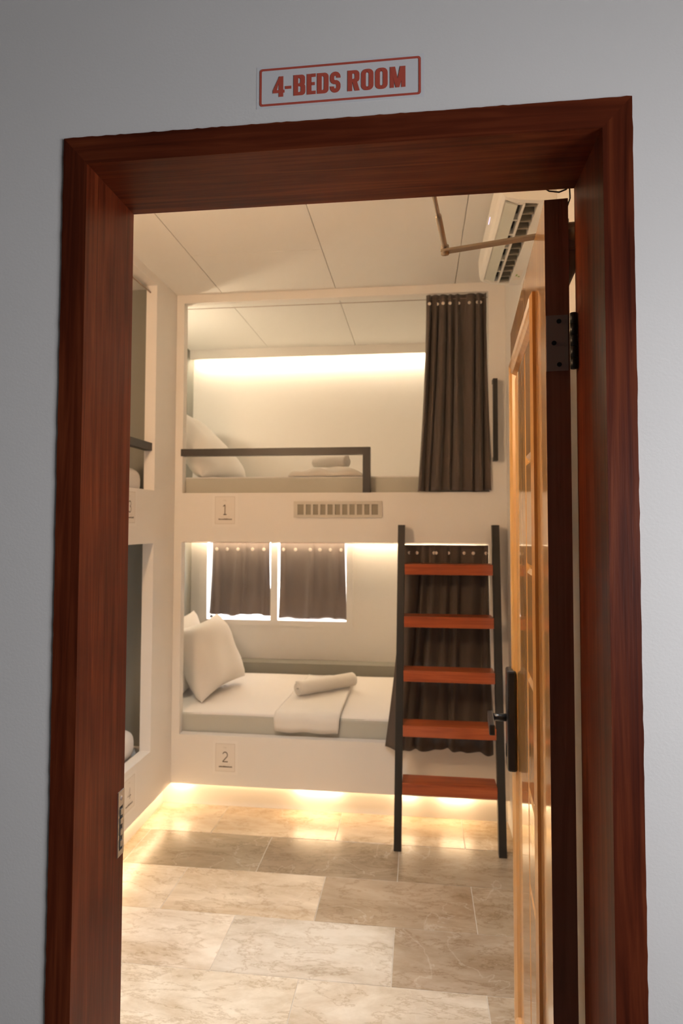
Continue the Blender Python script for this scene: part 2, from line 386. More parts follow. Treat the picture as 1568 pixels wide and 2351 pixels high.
def field(s0, s1, z0, z1):
    b = .010
    v = [Dm(s, .008, z) for s, z in ((s0, z0), (s1, z0), (s1, z1), (s0, z1))] + [Dm(s, .002, z) for s, z in ((s0 + b, z0 + b), (s1 - b, z0 + b), (s1 - b, z1 - b), (s0 + b, z1 - b))]
    return obj('panel', v, [(0, 1, 5, 4), (1, 2, 6, 5), (2, 3, 7, 6), (3, 0, 4, 7), (4, 5, 6, 7)], 'doorface', door)
zs_ = [1.895, 1.628, 1.38, 1.132, .87, .655, .15]
for a, b in zip(zs_, zs_[1:]): field(.197, .395, b + .001, a - .001)
field(.397, .688, .15, 1.895)
# hinges (only the upper one shows; the others repeat it lower down)
for k, zc in enumerate((1.796, .28)):
    h = box('hinge', (-.003, -.0012, .0005, DT - .003, zc - .049, zc + .049), 'bronze', door, f=Dm, label='dark bronze butt hinge')
    for q, dz in ((.022, .038), (.0135, 0), (.022, -.038)):
        tube('screw', [Dm(-.0030, q, zc + dz), Dm(-.0036, q, zc + dz)], .0042, 'knuckle', h, smooth=False)
    for j in range(5):
        z0 = zc - .049 + j * .0196
        tube('knuckle', [Dm(-.011, DT + .005, z0 + .0006), Dm(-.011, DT + .005, z0 + .019)], .0062, 'knuckle', h)
# electronic lock with lever
lk = box('lock', (.690, .755, -.026, .0, .795, 1.072), 'lockblack', door, bevel=.006, f=Dm, label='black lock body')
tube('spindle', [Dm(.722, -.024, .935), Dm(.722, -.066, .935)], .0105, 'lockblack', lk)
box('lever', (.600, .735, -.078, -.063, .921, .949), 'lockblack', lk, bevel=.003, f=Dm)
box('keyhole_cover', (.712, .732, -.028, -.026, .83, .86), 'lockblack', lk, f=Dm)

# door closer
ct = thing('door_closer', (.86, .33, 1.96), 'silver-grey overhead door closer with a jointed arm to the frame', 'door closer')
box('body', (.05, .24, DT + .001, DT + .036, 1.985, 2.035), 'closer', ct, bevel=.004, f=Dm)
tube('cylinder', [Dm(.06, DT + .018, 1.978), Dm(.23, DT + .018, 1.978)], .017, 'bronze', ct)
tube('screw_cap', [Dm(.047, DT + .018, 2.01), Dm(.051, DT + .018, 2.01)], .013, 'closer', ct)
tube('spindle', [Dm(.15, DT + .018, 2.03), Dm(.15, DT + .018, 2.085)], .008, 'closer', ct)
sp0 = Dm(.19, DT + .018, 2.078); el = Vector((.640, .430, 2.083)); sh = Vector((.606, .186, 2.103))
def bar(name, p, q, w, h, mat, parent):
    d = (q - p).normalized(); s = d.cross(Vector((0, 0, 1))).normalized(); u_ = s.cross(d)
    L = (q - p).length
    return box(name, (0, L, -w / 2, w / 2, -h / 2, h / 2), mat, parent, bevel=.0015, f=lambda x, y, z: p + d * x + s * y + u_ * z)
bar('arm', sp0, el + (el - sp0).normalized() * .008, .020, .006, 'closer', ct)
tube('joint', [el + Vector((0, 0, -.007)), el + Vector((0, 0, .013))], .009, 'closer', ct)
e2 = el + Vector((0, 0, .009))
tube('forearm', [e2, e2.lerp(sh, .55)], .0062, 'closer', ct)
tube('forearm_rod', [e2.lerp(sh, .5), sh], .0042, 'closer', ct)
box('shoe', (.585, .627, FD + .0005, FD + .022, 2.09, 2.112), 'closer', ct, bevel=.003)

# ================================================================== BACK BUNK
OPL, OPR = -.665, .936
Z_PL, Z_LS, Z_LT, Z_US, Z_HD = .127, .380, 1.384, 1.642, 2.664
bunk = thing('bunk_bed', (.15, (YB + YW) / 2, 0), 'white built-in double bunk across the back of the room', 'bunk bed', 'built-in double bunks')
boxes('front_frame', [(XL, OPL, YB, YB + .05, Z_PL, CE), (OPR, XR, YB, YB + .05, Z_PL, CE), (OPL, OPR, YB, YB + .05, Z_PL, Z_LS), (OPL, OPR, YB, YB + .05, Z_LT, Z_US), (OPL, OPR, YB, YB + .05, Z_HD, CE)], 'bunkwhite', bunk)
box('plinth', (XL - .06, XR, YB + .06, YB + .08, 0, Z_PL + .03), 'bunkwhite', bunk)
box('lower_platform', (-1.026, XR, YB + .05, YW, .24, .345), 'bunkwhite', bunk)
box('upper_platform', (-1.026, XR, YB + .05, YW, 1.455, 1.61), 'bunkwhite', bunk)
box('end_panel', (-1.046, -1.026, YB + .05, YW, .0, CE), 'greypaint', bunk, label='grey-green end panel')
box('valance', (-1.026, XR, 3.312, 3.327, 2.645, CE), 'bunkwhite', bunk)
box('valance', (-1.026, XR, 3.305, 3.32, 1.405, 1.455), 'bunkwhite', bunk)
lg = box('ledge', (-1.026, XR, 3.262, YW, .345, .54), 'greypaint', bunk, label='grey-green ledge behind mattress')
boxes('guard_rail', [(OPL - .008, .337, YB - .006, YB + .03, 1.838, 1.876), (.298, .337, YB - .006, YB + .03, Z_US, 1.838)], 'blackmetal', bunk, label='black square-tube guard rail')
boxes('grab_handle', [(.951, .973, YB - .05, YB - .025, 1.795, 2.205), (.951, .973, YB - .025, YB, 1.795, 1.815), (.951, .973, YB - .025, YB, 2.185, 2.205)], 'blackmetal', bunk, label='black vertical grab handle')

# left bunk
lb = thing('bunk_bed', (-1.2, 1.2, 0), 'white built-in double bunk along the left wall, mostly hidden by the jamb', 'bunk bed', 'built-in double bunks')
LX = XL - .055; LY0, LY1 = .42, 2.0
boxes('front_frame', [(LX, XL, LY1, YB + .05, Z_PL, CE), (LX, XL, .15, LY0, Z_PL, CE), (LX, XL, LY0, LY1, Z_PL, Z_LS), (LX, XL, LY0, LY1, Z_LT, Z_US), (LX, XL, LY0, LY1, Z_HD, CE)], 'bunkwhite', lb)
box('plinth', (XL - .08, XL - .06, .15, YB + .06, 0, Z_PL + .03), 'bunkwhite', lb)
box('lower_platform', (-1.72, LX, .15, 2.16, .24, .345), 'bunkwhite', lb)
box('upper_platform', (-1.72, LX, .15, 2.16, 1.455, 1.61), 'bunkwhite', lb)
box('end_panel', (-1.72, LX, 2.16, 2.18, .24, CE), 'greypaint', lb, label='grey-green end panel')
box('guard_rail', (-.756, -.72, 1.0, LY1 - .001, 1.838, 1.876), 'blackmetal', lb, label='black square-tube guard rail')

# curtain wires
def wire(p, q, r, label):
    o = tube('curtain_wire', [p, q], r, 'bronze', None, n=8); tag(o, label, 'curtain wire', 'curtain wires of the bunks'); return o
wire((OPL, YB + .03, 2.642), (OPR, YB + .03, 2.642), .0018, 'thin wire under the header of the upper back bunk')
wire((OPL, YB + .03, 1.3805), (OPR, YB + .03, 1.3805), .0018, 'thin wire under the lower edge of the upper back bunk')
wire((LX + .02, LY0, 2.630), (LX + .02, LY1, 2.630), .0035, 'dark wire under the header of the left bunk')

# ================================================================== LED STRIPS
def strip(name, b, mat, label, group='warm LED strips', housing=None):
    t = thing(name, ((b[0] + b[1]) / 2, (b[2] + b[3]) / 2, b[4]), label, 'LED strip', group)
    box('diffuser', b, mat, t)
    if housing: box('channel', housing, 'plastic', t)
    return t
strip('led_strip', (-.99, .98, 3.340, 3.355, 2.6585, 2.664), 'led_up', 'glowing warm strip light hidden above the upper back bunk', housing=(-.99, .98, 3.336, 3.359, 2.664, CE))
strip('led_strip', (-.99, .98, 3.332, 3.347, 1.412, 1.418), 'led_low', 'glowing warm strip light hidden above the lower back bunk', housing=(-.99, .98, 3.329, 3.350, 1.418, 1.4545))
t = thing('led_strip', (.1, YB + .03, .12), 'row of warm lights under the front edge of the back bunk', 'LED strip', 'warm LED strips')
box('channel', (XL + .005, 1.0, YB + .024, YB + .046, .128, .134), 'plastic', t)
box('diffuser', (XL + .01, .99, YB + .028, YB + .042, .1235, .128), 'led_pl', t)
for a, b in ((-.70, -.62), (-.05, .18), (.48, .56), (.69, .84)):
    box('light_module', (a, b, YB + .028, YB + .042, .119, .1235), 'led_mod', t)
t = thing('led_strip', (XL - .03, 1.2, .12), 'row of warm lights under the front edge of the left bunk', 'LED strip', 'warm LED strips')
box('channel', (XL - .046, XL - .024, .2, YB + .02, .128, .134), 'plastic', t)
box('diffuser', (XL - .042, XL - .028, .22, YB + .015, .1235, .128), 'led_left', t)
# unseen fill lamps added to brighten the room, near the entrance
t = thing('fill_globe', (-.50, .19, 2.09), 'added unseen warm fill globe on the wall beside the inside of the door', 'lamp')
def ball(name, c, r, mat, parent, n=20, m_=12):
    v, fc = [], []
    for j in range(m_ + 1):
        th = math.pi * j / m_
        for i in range(n): v.append((c[0] + r * math.sin(th) * math.cos(2 * math.pi * i / n), c[1] + r * math.sin(th) * math.sin(2 * math.pi * i / n), c[2] + r * math.cos(th)))
    for j in range(m_):
        for i in range(n): fc.append((j * n + i, j * n + (i + 1) % n, (j + 1) * n + (i + 1) % n, (j + 1) * n + i))
    o = obj(name, v, fc, mat, parent, smooth=True)
    return o
ball('globe', (-.50, .214, 2.15), .05, 'lamp', t)
tube('arm', [(-.50, .152, 2.15), (-.50, .170, 2.15)], .012, 'plastic', t)
tube('wall_plate', [(-.50, .1505, 2.15), (-.50, .158, 2.15)], .045, 'plastic', t, n=24, smooth=False)
t = thing('downfill', (.10, .80, CE - .01), 'added unseen downlight just inside the door', 'fill light')
tube('rim', [(.10, .80, CE - .008), (.10, .80, CE)], .085, 'plastic', t, n=28, smooth=False)
dl = bpy.data.lights.new('daylight_fill', 'AREA'); dl.shape = 'DISK'; dl.size = .14; dl.energy = DOWN_FILL; dl.color = (.88, .97, 1.0); dl.spread = math.radians(88)  # added cool fill, standing in for daylight on the near floor
do = bpy.data.objects.new('lamp', dl); COL.objects.link(do); do.parent = t; do.location = (0, 0, -.002)

# reading lamps on the grey end panel, behind the corner post
for zc, st, lab in ((2.20, READ_UP, 'small reading lamp at the head of the upper back bunk'), (1.02, READ_LOW, 'small reading lamp at the head of the lower back bunk')):
    t = thing('reading_lamp', (-1.0, 2.50, zc), lab, 'lamp', 'bunk reading lamps')
    box('base', (-1.026, -1.014, 2.47, 2.53, zc - .03, zc + .03), 'plastic', t, bevel=.003)
    tube('neck', [(-1.015, 2.50, zc), (-.975, 2.50, zc)], .007, 'plastic', t)
    ball('bulb', (-.945, 2.50, zc), .032, emit('reading_glow', (1.0, .82, .58), st), t)

# ================================================================== WINDOW
win = struct(thing('window_1', ((WX0 + WX1) / 2, YW, WZ0), 'white two-pane window behind the lower bunk', 'window'))
boxes('casing', [(-.958, WX0 - .0, YW - .022, YW - .001, .772, 1.40), (WX1, .135, YW - .022, YW - .001, .772, 1.40), (WX0, WX1, YW - .022, YW - .001, .772, WZ0), (WX0, WX1, YW - .022, YW - .001, WZ1, 1.40)], 'bunkwhite', win)
box('mullion', (-.443, -.391, YW - .022, YW + .09, WZ0, WZ1), 'bunkwhite', win)
boxes('sash', [(WX0, WX0 + .02, YW + .05, YW + .09, WZ0, WZ1), (WX1 - .02, WX1, YW + .05, YW + .09, WZ0, WZ1), (WX0, WX1, YW + .05, YW + .09, WZ0, WZ0 + .015), (WX0, WX1, YW + .05, YW + .09, WZ1 - .02, WZ1)], 'plastic', win)
for a, b in ((WX0 + .02, -.443), (-.391, WX1 - .02)):
    box('pane', (a, b, YW + .066, YW + .071, WZ0 + .015, WZ1 - .02), 'glass', win)

# ================================================================== CURTAINS
def curtain(label, group, x0t, x1t, zt, x0b, x1b, zb, y0, ybot, amp, folds, n_eye, mat, seed, hem=.006, eyer=.0085, heading=.036, power=1.0):
    rnd = random.Random(seed); nu, nv = 150, 36
    ph = [rnd.uniform(0, 6.28) for _ in range(4)]
    def fold(u, t):
        w = u + .035 * math.sin(2 * math.pi * u * 1.3 + ph[0]) + .02 * math.sin(2 * math.pi * 2.7 * u + ph[1]) + .03 * t * math.sin(3 * u * math.pi + ph[3])
        a = math.sin(2 * math.pi * folds * w + ph[2])
        b = math.sin(2 * math.pi * folds * .5 * w + ph[1]) * .55
        return math.copysign(abs(a) ** power, a) * (1 - .25 * t) + b * (.25 + .75 * t)
    def P(u, t):
        xt = x0t + (x1t - x0t) * u; xb = x0b + (x1b - x0b) * u
        k = t ** 1.35
        s = .35 + .65 * min(1, t * 5)
        y = y0 + (ybot - y0) * t ** 2 + amp * s * fold(u, t)
        z = zt + (zb - zt) * t + (hem * math.sin(9 * u + ph[0]) + hem * .6 * math.sin(23 * u + ph[2])) * t * t
        return Vector((xt + (xb - xt) * k + .004 * math.sin(folds * 6 * u + 3 * t), y, z))
    root = thing('curtain', ((x0b + x1b) / 2, y0, zb), label, 'curtain', group)
    v = [P(i / nu, j / nv) for j in range(nv + 1) for i in range(nu + 1)]
    fc = [(j * (nu + 1) + i, j * (nu + 1) + i + 1, (j + 1) * (nu + 1) + i + 1, (j + 1) * (nu + 1) + i) for j in range(nv) for i in range(nu)]
    c = obj('cloth', v, fc, mat, root, smooth=True)
    md = c.modifiers.new('thick', 'SOLIDIFY'); md.thickness = .0012; md.offset = 0
    # eyelets on the folds nearest the viewer
    us = [(k + .5) / n_eye + rnd.uniform(-.018, .018) for k in range(n_eye)]
    te = heading / (zt - zb)
    for u in us:
        best = min((P(u + d, te).y, u + d) for d in (-.03, -.02, -.01, 0, .01, .02, .03) if 0 < u + d < 1)
        p = P(best[1], te); 
        ring = []; n = 14; vv, ff = [], []
        for i in range(n):
            a = 2 * math.pi * i / n
            for r_, q in ((eyer * .45, -.0016), (eyer * .75, -.0034), (eyer, -.0010)):
                vv.append((p.x + r_ * math.cos(a), p.y + q, p.z + r_ * math.sin(a)))
        for i in range(n):
            for k in range(2): ff.append((3 * i + k, 3 * ((i + 1) % n) + k, 3 * ((i + 1) % n) + k + 1, 3 * i + k + 1))
        ff.append(tuple(3 * i for i in range(n)))
        obj('eyelet', vv, ff, 'eyelet', c, smooth=True)
    return root
curtain('charcoal curtain drawn to the right side of the upper back bunk', 'charcoal bunk curtains', .625, .932, 2.662, .578, .938, 1.648, YB + .024, YB - .020, .021, 7, 8, 'curtain', 5, hem=.003, heading=.048)
curtain('charcoal curtain of the lower back bunk hanging behind the ladder', 'charcoal bunk curtains', .505, .934, 1.374, .412, .938, .366, YB + .030, YB - .034, .018, 7, 8, 'curtain', 9, hem=.006, heading=.04)
curtain('grey window curtain over the left pane, nearer the pillows', 'short grey window curtains', -.864, -.446, 1.362, -.887, -.446, .840, YW - .014, YW - .012, .006, 6, 5, 'wcurtain', 3, hem=.005, heading=.062, eyer=.012)
curtain('grey window curtain over the right pane, nearer the ladder', 'short grey window curtains', -.378, .082, 1.362, -.386, .087, .824, YW - .014, YW - .012, .006, 5, 6, 'wcurtain', 21, hem=.004, heading=.062, eyer=.012)
o = tube('curtain_rod', [(-.899, YW - .006, 1.372), (.089, YW - .006, 1.372)], .004, 'plastic', None); tag(o, 'thin white rod holding the short window curtains', 'curtain rod')

# ================================================================== BEDDING
def mattress(b, label, sheet_drop, seed):
    t = thing('mattress', ((b[0] + b[1]) / 2, (b[2] + b[3]) / 2, b[4]), label, 'mattress', 'bunk mattresses')
    box('body', b, 'mattress', t, bevel=.012)
    rnd = random.Random(seed); nx, ny = 60, 40; v = []
    for j in range(ny + 1):
        for i in range(nx + 1):
            x = b[0] + .004 + (b[1] - b[0] - .008) * i / nx; y = b[2] + .003 + (b[3] - b[2] - .006) * j / ny
            e = min(i, nx - i, j, ny - j)
            z = b[5] + .004 + .0025 * math.sin(7 * x + seed) * math.sin(9 * y + 2 * seed) + rnd.uniform(-.0004, .0004) - (.007 if e == 0 else 0)
            v.append((x, y, z))
    fc = [(j * (nx + 1) + i, j * (nx + 1) + i + 1, (j + 1) * (nx + 1) + i + 1, (j + 1) * (nx + 1) + i) for j in range(ny) for i in range(nx)]
    s = obj('sheet', v, fc, 'linen', t, smooth=True); md = s.modifiers.new('thick', 'SOLIDIFY'); md.thickness = .004; md.offset = -1
    return t
mattress((-1.02, 1.0, YB + .056, 3.255, .346, .472), 'white-sheeted mattress of the lower back bunk under the window', 0, 1)
mattress((-1.02, 1.0, YB + .056, 3.30, 1.611, 1.727), 'white-sheeted mattress of the upper back bunk behind the guard rail', 0, 2)
for b, lab in (((-1.70, -.780, .25, 2.02, .346, .487), 'white-covered mattress of the lower left bunk behind the jamb'), ((-1.70, -.775, .25, 2.035, 1.611, 1.752), 'white-covered mattress of the upper left bunk beside the jamb')):
    t = thing('mattress', ((b[0] + b[1]) / 2, (b[2] + b[3]) / 2, b[4]), lab, 'mattress', 'bunk mattresses')
    box('body', b, 'linen', t, bevel=.055, segs=5, smooth=True)

def pillow(label, w, h, th, mat4, seed, group='white bed pillows'):
    rnd = random.Random(seed); n = 28; v, fc = [], []
    ph = [rnd.uniform(0, 6.28) for _ in range(6)]
    for side in (1, -1):
        for j in range(n + 1):
            for i in range(n + 1):
                u = 2 * i / n - 1; q = 2 * j / n - 1
                u_ = math.sin(u * math.pi / 2); q_ = math.sin(q * math.pi / 2)
                x = w / 2 * u_ * (1 - .09 * (1 - q_ * q_) * u_ * u_); y = h / 2 * q_ * (1 - .09 * (1 - u_ * u_) * q_ * q_)
                d = max(0, (1 - u_ ** 4) * (1 - q_ ** 4)) ** .55
                wr = .006 * math.sin(8 * u + 3 * q + ph[0]) * math.sin(5 * q - 4 * u + ph[1]) + .004 * math.sin(17 * q * u + ph[2])
                z = side * (th / 2 * d + wr * d)
                sag = .02 * math.sin(2 * u_ + ph[3]) * q_
                v.append(mat4 @ Vector((x, y, z + sag)))
    m = (n + 1) * (n + 1)
    for j in range(n):
        for i in range(n):
            a = j * (n + 1) + i
            fc.append((a, a + 1, a + n + 2, a + n + 1)); fc.append((m + a, m + a + n + 1, m + a + n + 2, m + a + 1))
    me_v = v
    o = obj('pillow', me_v, fc, 'linen', None, smooth=True)
    bm = bmesh.new(); bm.from_mesh(o.data); bmesh.ops.remove_doubles(bm, verts=bm.verts, dist=1e-5); bmesh.ops.recalc_face_normals(bm, faces=bm.faces); bm.to_mesh(o.data); bm.free()
    for p in o.data.polygons: p.use_smooth = True
    return tag(o, label, 'pillow', group)
def pose(c, wdir, hdir):
    w = Vector(wdir).normalized(); h = Vector(hdir); h = (h - w * h.dot(w)).normalized(); n_ = w.cross(h)
    return Matrix(((w.x, h.x, n_.x, c[0]), (w.y, h.y, n_.y, c[1]), (w.z, h.z, n_.z, c[2]), (0, 0, 0, 1)))
pillow('plump white pillow leaning forward on the lower back bunk', .50, .43, .20, pose((-.662, 2.735, .693), (.09, .4, .03), (-.15, 0, .33)), 1)
pillow('white pillow standing against the end panel of the lower back bunk', .54, .44, .13, pose((-.855, 2.84, .692), (.06, 1, 0), (-.36, 0, 1)), 2)
pillow('white pillow propped at the head of the upper back bunk', .62, .54, .17, pose((-.735, 2.72, 1.955), (.10, 1, .0), (-.66, 0, .75)), 3)

# towels
def cloth_path(name, prof, x0f, parent, mat, seed, thick=.008, nx=30, label=None, cat=None, group=None):
    # prof: list of (y, z, xl, xr)
    rnd = random.Random(seed); v = []
    for (y, z, a, b) in prof:
        for i in range(nx + 1):
            u = i / nx
            v.append((a + (b - a) * u, y + .003 * math.sin(11 * u + seed), z + .0025 * math.sin(13 * u + 30 * y + seed)))
    n = len(prof)
    fc = [(j * (nx + 1) + i, j * (nx + 1) + i + 1, (j + 1) * (nx + 1) + i + 1, (j + 1) * (nx + 1) + i) for j in range(n - 1) for i in range(nx)]
    o = obj(name, v, fc, mat, parent, smooth=True); md = o.modifiers.new('thick', 'SOLIDIFY'); md.thickness = thick; md.offset = 1
    if label: tag(o, label, cat, group)
    return o
zt = .488
prof = [(3.14, zt, -.13, .175)] + [(3.14 - .085 * k, zt, -.13 - .004 * k, .175) for k in range(1, 10)]
prof += [(2.345, zt, -.168, .176), (2.318, zt - .004, -.168, .176), (2.302, zt - .018, -.168, .175), (2.299, .455, -.166, .174), (2.299, .43, -.164, .172), (2.301, .405, -.160, .168)]
# keep normals outward (up / towards viewer)
cloth_path('bath_towel', prof, 0, None, 'towel', 2, .009, label='white bath towel spread flat over the edge of the lower mattress', cat='towel')
def roll(c0, c1, r, label, squash=.86, group='rolled towels'):
    c0, c1 = Vector(c0), Vector(c1); d = (c1 - c0).normalized(); s = d.cross(Vector((0, 0, 1))).normalized(); u_ = s.cross(d)
    n = 96; turns = 3.2; prof = []
    for i in range(n + 1):
        t = i / n; rr = r * (.22 + .78 * t); a = 2 * math.pi * turns * t + .8
        prof.append((rr * math.cos(a), rr * math.sin(a) * squash))
    L = (c1 - c0).length; m = 16; v = []
    for k in range(m + 1):
        e = .006 * math.sin(k * 1.7)
        for (a, b) in prof: v.append(c0 + d * (L * k / m) + s * (a * (1 + e)) + u_ * b)
    fc = [(k * (n + 1) + i, k * (n + 1) + i + 1, (k + 1) * (n + 1) + i + 1, (k + 1) * (n + 1) + i) for k in range(m) for i in range(n)]
    o = obj('rolled_towel', v, fc, 'towel', None, smooth=True); md = o.modifiers.new('thick', 'SOLIDIFY'); md.thickness = r * .17; md.offset = 0
    return tag(o, label, 'towel', group)
roll((-.105, 2.62, .541), (.185, 2.88, .541), .044, 'white towel roll lying on the flat towel of the lower bunk')
# folded towel and roll on the upper bunk
def folded(c, w, d, h, label):
    n, m_ = 40, 26; v = []
    for j in range(m_ + 1):
        for i in range(n + 1):
            u, q = 2 * i / n - 1, 2 * j / m_ - 1
            e = max(0, 1 - abs(u) ** 6) ** .5 * max(0, 1 - abs(q) ** 6) ** .5
            z = h * e * (.62 + .22 * math.sin(3.1 * u + 1.0) * math.cos(2 * q) + .16 * math.sin(7 * u + 4 * q))
            v.append((c[0] + w / 2 * u * (1 + .03 * math.sin(6 * q)), c[1] + d / 2 * q * (1 + .04 * math.sin(5 * u)), c[2] + max(z, 0)))
    nb = len(v); 
    fc = [(j * (n + 1) + i, j * (n + 1) + i + 1, (j + 1) * (n + 1) + i + 1, (j + 1) * (n + 1) + i) for j in range(m_) for i in range(n)]
    base = [(c[0] - w / 2, c[1] - d / 2, c[2]), (c[0] + w / 2, c[1] - d / 2, c[2]), (c[0] + w / 2, c[1] + d / 2, c[2]), (c[0] - w / 2, c[1] + d / 2, c[2])]
    o = obj('folded_towel', v, fc, 'towel', None, smooth=True); md = o.modifiers.new('thick', 'SOLIDIFY'); md.thickness = .006; md.offset = -1
    return tag(o, label, 'towel')
folded((.085, 2.52, 1.735), .385, .30, .060, 'soft folded white towel lying on the upper mattress')
roll((.0, 2.58, 1.828), (.195, 2.48, 1.824), .034, 'white towel roll on top of the folded towel of the upper bunk')

# ================================================================== LADDER
lad = thing('ladder', (.72, 2.05, 0), 'black steel ladder with red-brown wooden steps leaning on the back bunk', 'ladder')
def ly(z): return 1.990 + (2.205 - 1.990) * z / 1.475
def rail(xb, xt):
    w, d = .0175, .021; z0, z1 = 0, 1.476
    v = []
    for z, xc in ((z0, xb), (z1, xt)):
        v += [(xc - w, ly(z) - d, z), (xc + w, ly(z) - d, z), (xc + w, ly(z) + d, z), (xc - w, ly(z) + d, z)]
    return obj('side_rail', v, [(0, 1, 2, 3), (4, 5, 6, 7), (0, 1, 5, 4), (1, 2, 6, 5), (2, 3, 7, 6), (3, 0, 4, 7)], 'blackmetal', lad, bevel=.0015, segs=1)
rail(.483, .498); rail(.950, .955)
for zc in (1.259, 1.010, .760, .514, .264):
    t_ = zc / 1.475; xa = .483 + .015 * t_ + .018; xb = .950 + .005 * t_ - .018
    box('step', (xa, xb, ly(zc) - .022, ly(zc) + .085, zc - .026, zc + .026), 'step', lad, bevel=.002)

# ================================================================== VENT GRILLE
vg = thing('vent_grille', (.168, YB, 1.514), 'pale ventilation grille between the upper and lower back bunks', 'vent grille')
gx0, gx1, gz0, gz1 = -.060, .397, 1.512, 1.596
boxes('frame', [(gx0, gx1, YB - .009, YB - .0005, gz0, gz0 + .015), (gx0, gx1, YB - .009, YB - .0005, gz1 - .015, gz1), (gx0, gx0 + .02, YB - .009, YB - .0005, gz0 + .015, gz1 - .015), (gx1 - .02, gx1, YB - .009, YB - .0005, gz0 + .015, gz1 - .015)], 'vent', vg)
box('backing', (gx0 + .02, gx1 - .02, YB - .002, YB - .0006, gz0 + .015, gz1 - .015), 'ventback', vg)
pitch = (gx1 - gx0 - .04) / 11; first = None
for k in range(1, 11):
    xc = gx0 + .02 + pitch * k
    if first is None:
        first = box('slat', (xc - .0055, xc + .0055, YB - .008, YB - .002, gz0 + .015, gz1 - .015), 'vent', vg); x_first = xc
    else: share('slat', first, (xc - x_first, 0, 0), vg)

# ================================================================== STROKE LETTERING
def strokes(lines, width):
    """polylines (u,v) -> list of quads in 2D"""
    v, fc = [], []
    for ln in lines:
        pts = [Vector(p) for p in ln]; w = width
        L, R_ = [], []
        for i, p in enumerate(pts):
            d = (pts[min(i + 1, len(pts) - 1)] - pts[max(i - 1, 0)]); d.normalize()
            nrm = Vector((-d.y, d.x)); L.append(p + nrm * w / 2); R_.append(p - nrm * w / 2)
        n0 = len(v)
        for a, b in zip(L, R_): v += [a, b]
        for i in range(len(pts) - 1): fc.append((n0 + 2 * i, n0 + 2 * i + 1, n0 + 2 * i + 3, n0 + 2 * i + 2))
    return v, fc
def arc(cx, cy, rx, ry, a0, a1, n=14):
    return [(cx + rx * math.cos(math.radians(a0 + (a1 - a0) * i / n)), cy + ry * math.sin(math.radians(a0 + (a1 - a0) * i / n))) for i in range(n + 1)]
DIG = {'1': ([[(.28, .82), (.5, 1.0)], [(.5, 1.0), (.5, 0)], [(.3, .015), (.7, .015)]], .11),
       '2': ([arc(.48, .70, .30, .29, 160, -30) + [(.18, .05)], [(.16, .035), (.84, .035)]], .105),
       '3': ([arc(.45, .76, .26, .23, 150, -80), arc(.45, .28, .31, .27, 85, -150)], .10),
       '4': ([[(.62, 0), (.62, 1.0), (.14, .30), (.86, .30)]], .095)}
def card(num, mapf, size, label):
    # mapf(u,v,d): u across 0..1, v up 0..1, d off the surface
    w, h = size
    c = thing('number_card', mapf(.5, 0, 0), label, 'number card', 'bed number cards')
    def flat(name, v2, fc, mat, d):
        return obj(name, [mapf(a, b, d) for a, b in v2], fc, mat, sh_)
    def rect(name, a, b, e, f_, mat, d0, d1):
        v = [mapf(x, y, z) for x in (a, b) for z in (d0, d1) for y in (e, f_)]
        return obj(name, v, [(0, 1, 3, 2), (4, 6, 7, 5), (0, 4, 5, 1), (2, 3, 7, 6), (0, 2, 6, 4), (1, 5, 7, 3)], mat, c)
    rect('laminate', -.14, 1.14, -.10, 1.10, 'film', .0004, .0010)
    sh_ = rect('sheet', 0, 1, 0, 1, 'paper', .0010, .0014)
    bw = .022; bh = bw * w / h
    v, fc = [], []
    for (a, b, e, f_) in ((.0, 1, 0, bh), (.0, 1, 1 - bh, 1), (0, bw, 0, 1), (1 - bw, 1, 0, 1)):
        n0 = len(v); v += [(a, e), (b, e), (b, f_), (a, f_)]; fc.append((n0, n0 + 1, n0 + 2, n0 + 3))
    flat('border', v, fc, 'inkl', .0017)
    ln, wd = DIG[num]
    v, fc = strokes(ln, wd); flat('numeral', [(.5 + (p.x - .5) * .40 , .34 + p.y * .36) for p in v], fc, 'ink', .0018)
    # small heading above and two lines of small print below
    v, fc = strokes([[(0, 0), (0, 1), (.42, 0), (.42, 1)], arc(.72, .32, .2, .3, 0, 360, 12), [(1.02, 0), (1.08, .05)]], .13)
    flat('heading', [(.41 + p.x * .15, .83 + p.y * .06) for p in v], fc, 'inkl', .0018)
    rnd = random.Random(ord(num)); v, fc = [], []; x = .28
    while x < .74:
        wd = rnd.uniform(.012, .035); n0 = len(v); v += [(x, .245), (x + wd, .245), (x + wd, .268), (x, .268)]; fc.append((n0, n0 + 1, n0 + 2, n0 + 3)); x += wd + .018
    flat('small_print', v, fc, 'inkl', .0018)
    v, fc = [], []; x = .18
    while x < .82:
        wd = rnd.uniform(.03, .06); n0 = len(v); hh = rnd.uniform(.035, .055); v += [(x, .15), (x + wd, .15), (x + wd, .15 + hh), (x, .15 + hh)]; fc.append((n0, n0 + 1, n0 + 2, n0 + 3)); x += wd + .008
    flat('bold_print', v, fc, 'ink', .0018)
    return c
card('1', lambda u, v, d: Vector((-.483 + .108 * u, YB - d, 1.478 + .145 * v)), (.108, .145), 'white card numbered 1 below the upper back bunk')
card('2', lambda u, v, d: Vector((-.466 + .104 * u, YB - d, .200 + .142 * v)), (.104, .142), 'white card numbered 2 below the lower back bunk')
card('3', lambda u, v, d: Vector((XL + d, 1.683 + .108 * u, 1.482 + .142 * v)), (.108, .142), 'white card numbered 3 on the left bunk beside the jamb')
card('4', lambda u, v, d: Vector((XL + d, 1.724 + .108 * u, .200 + .142 * v)), (.108, .142), 'white card numbered 4 low on the left bunk beside the jamb')

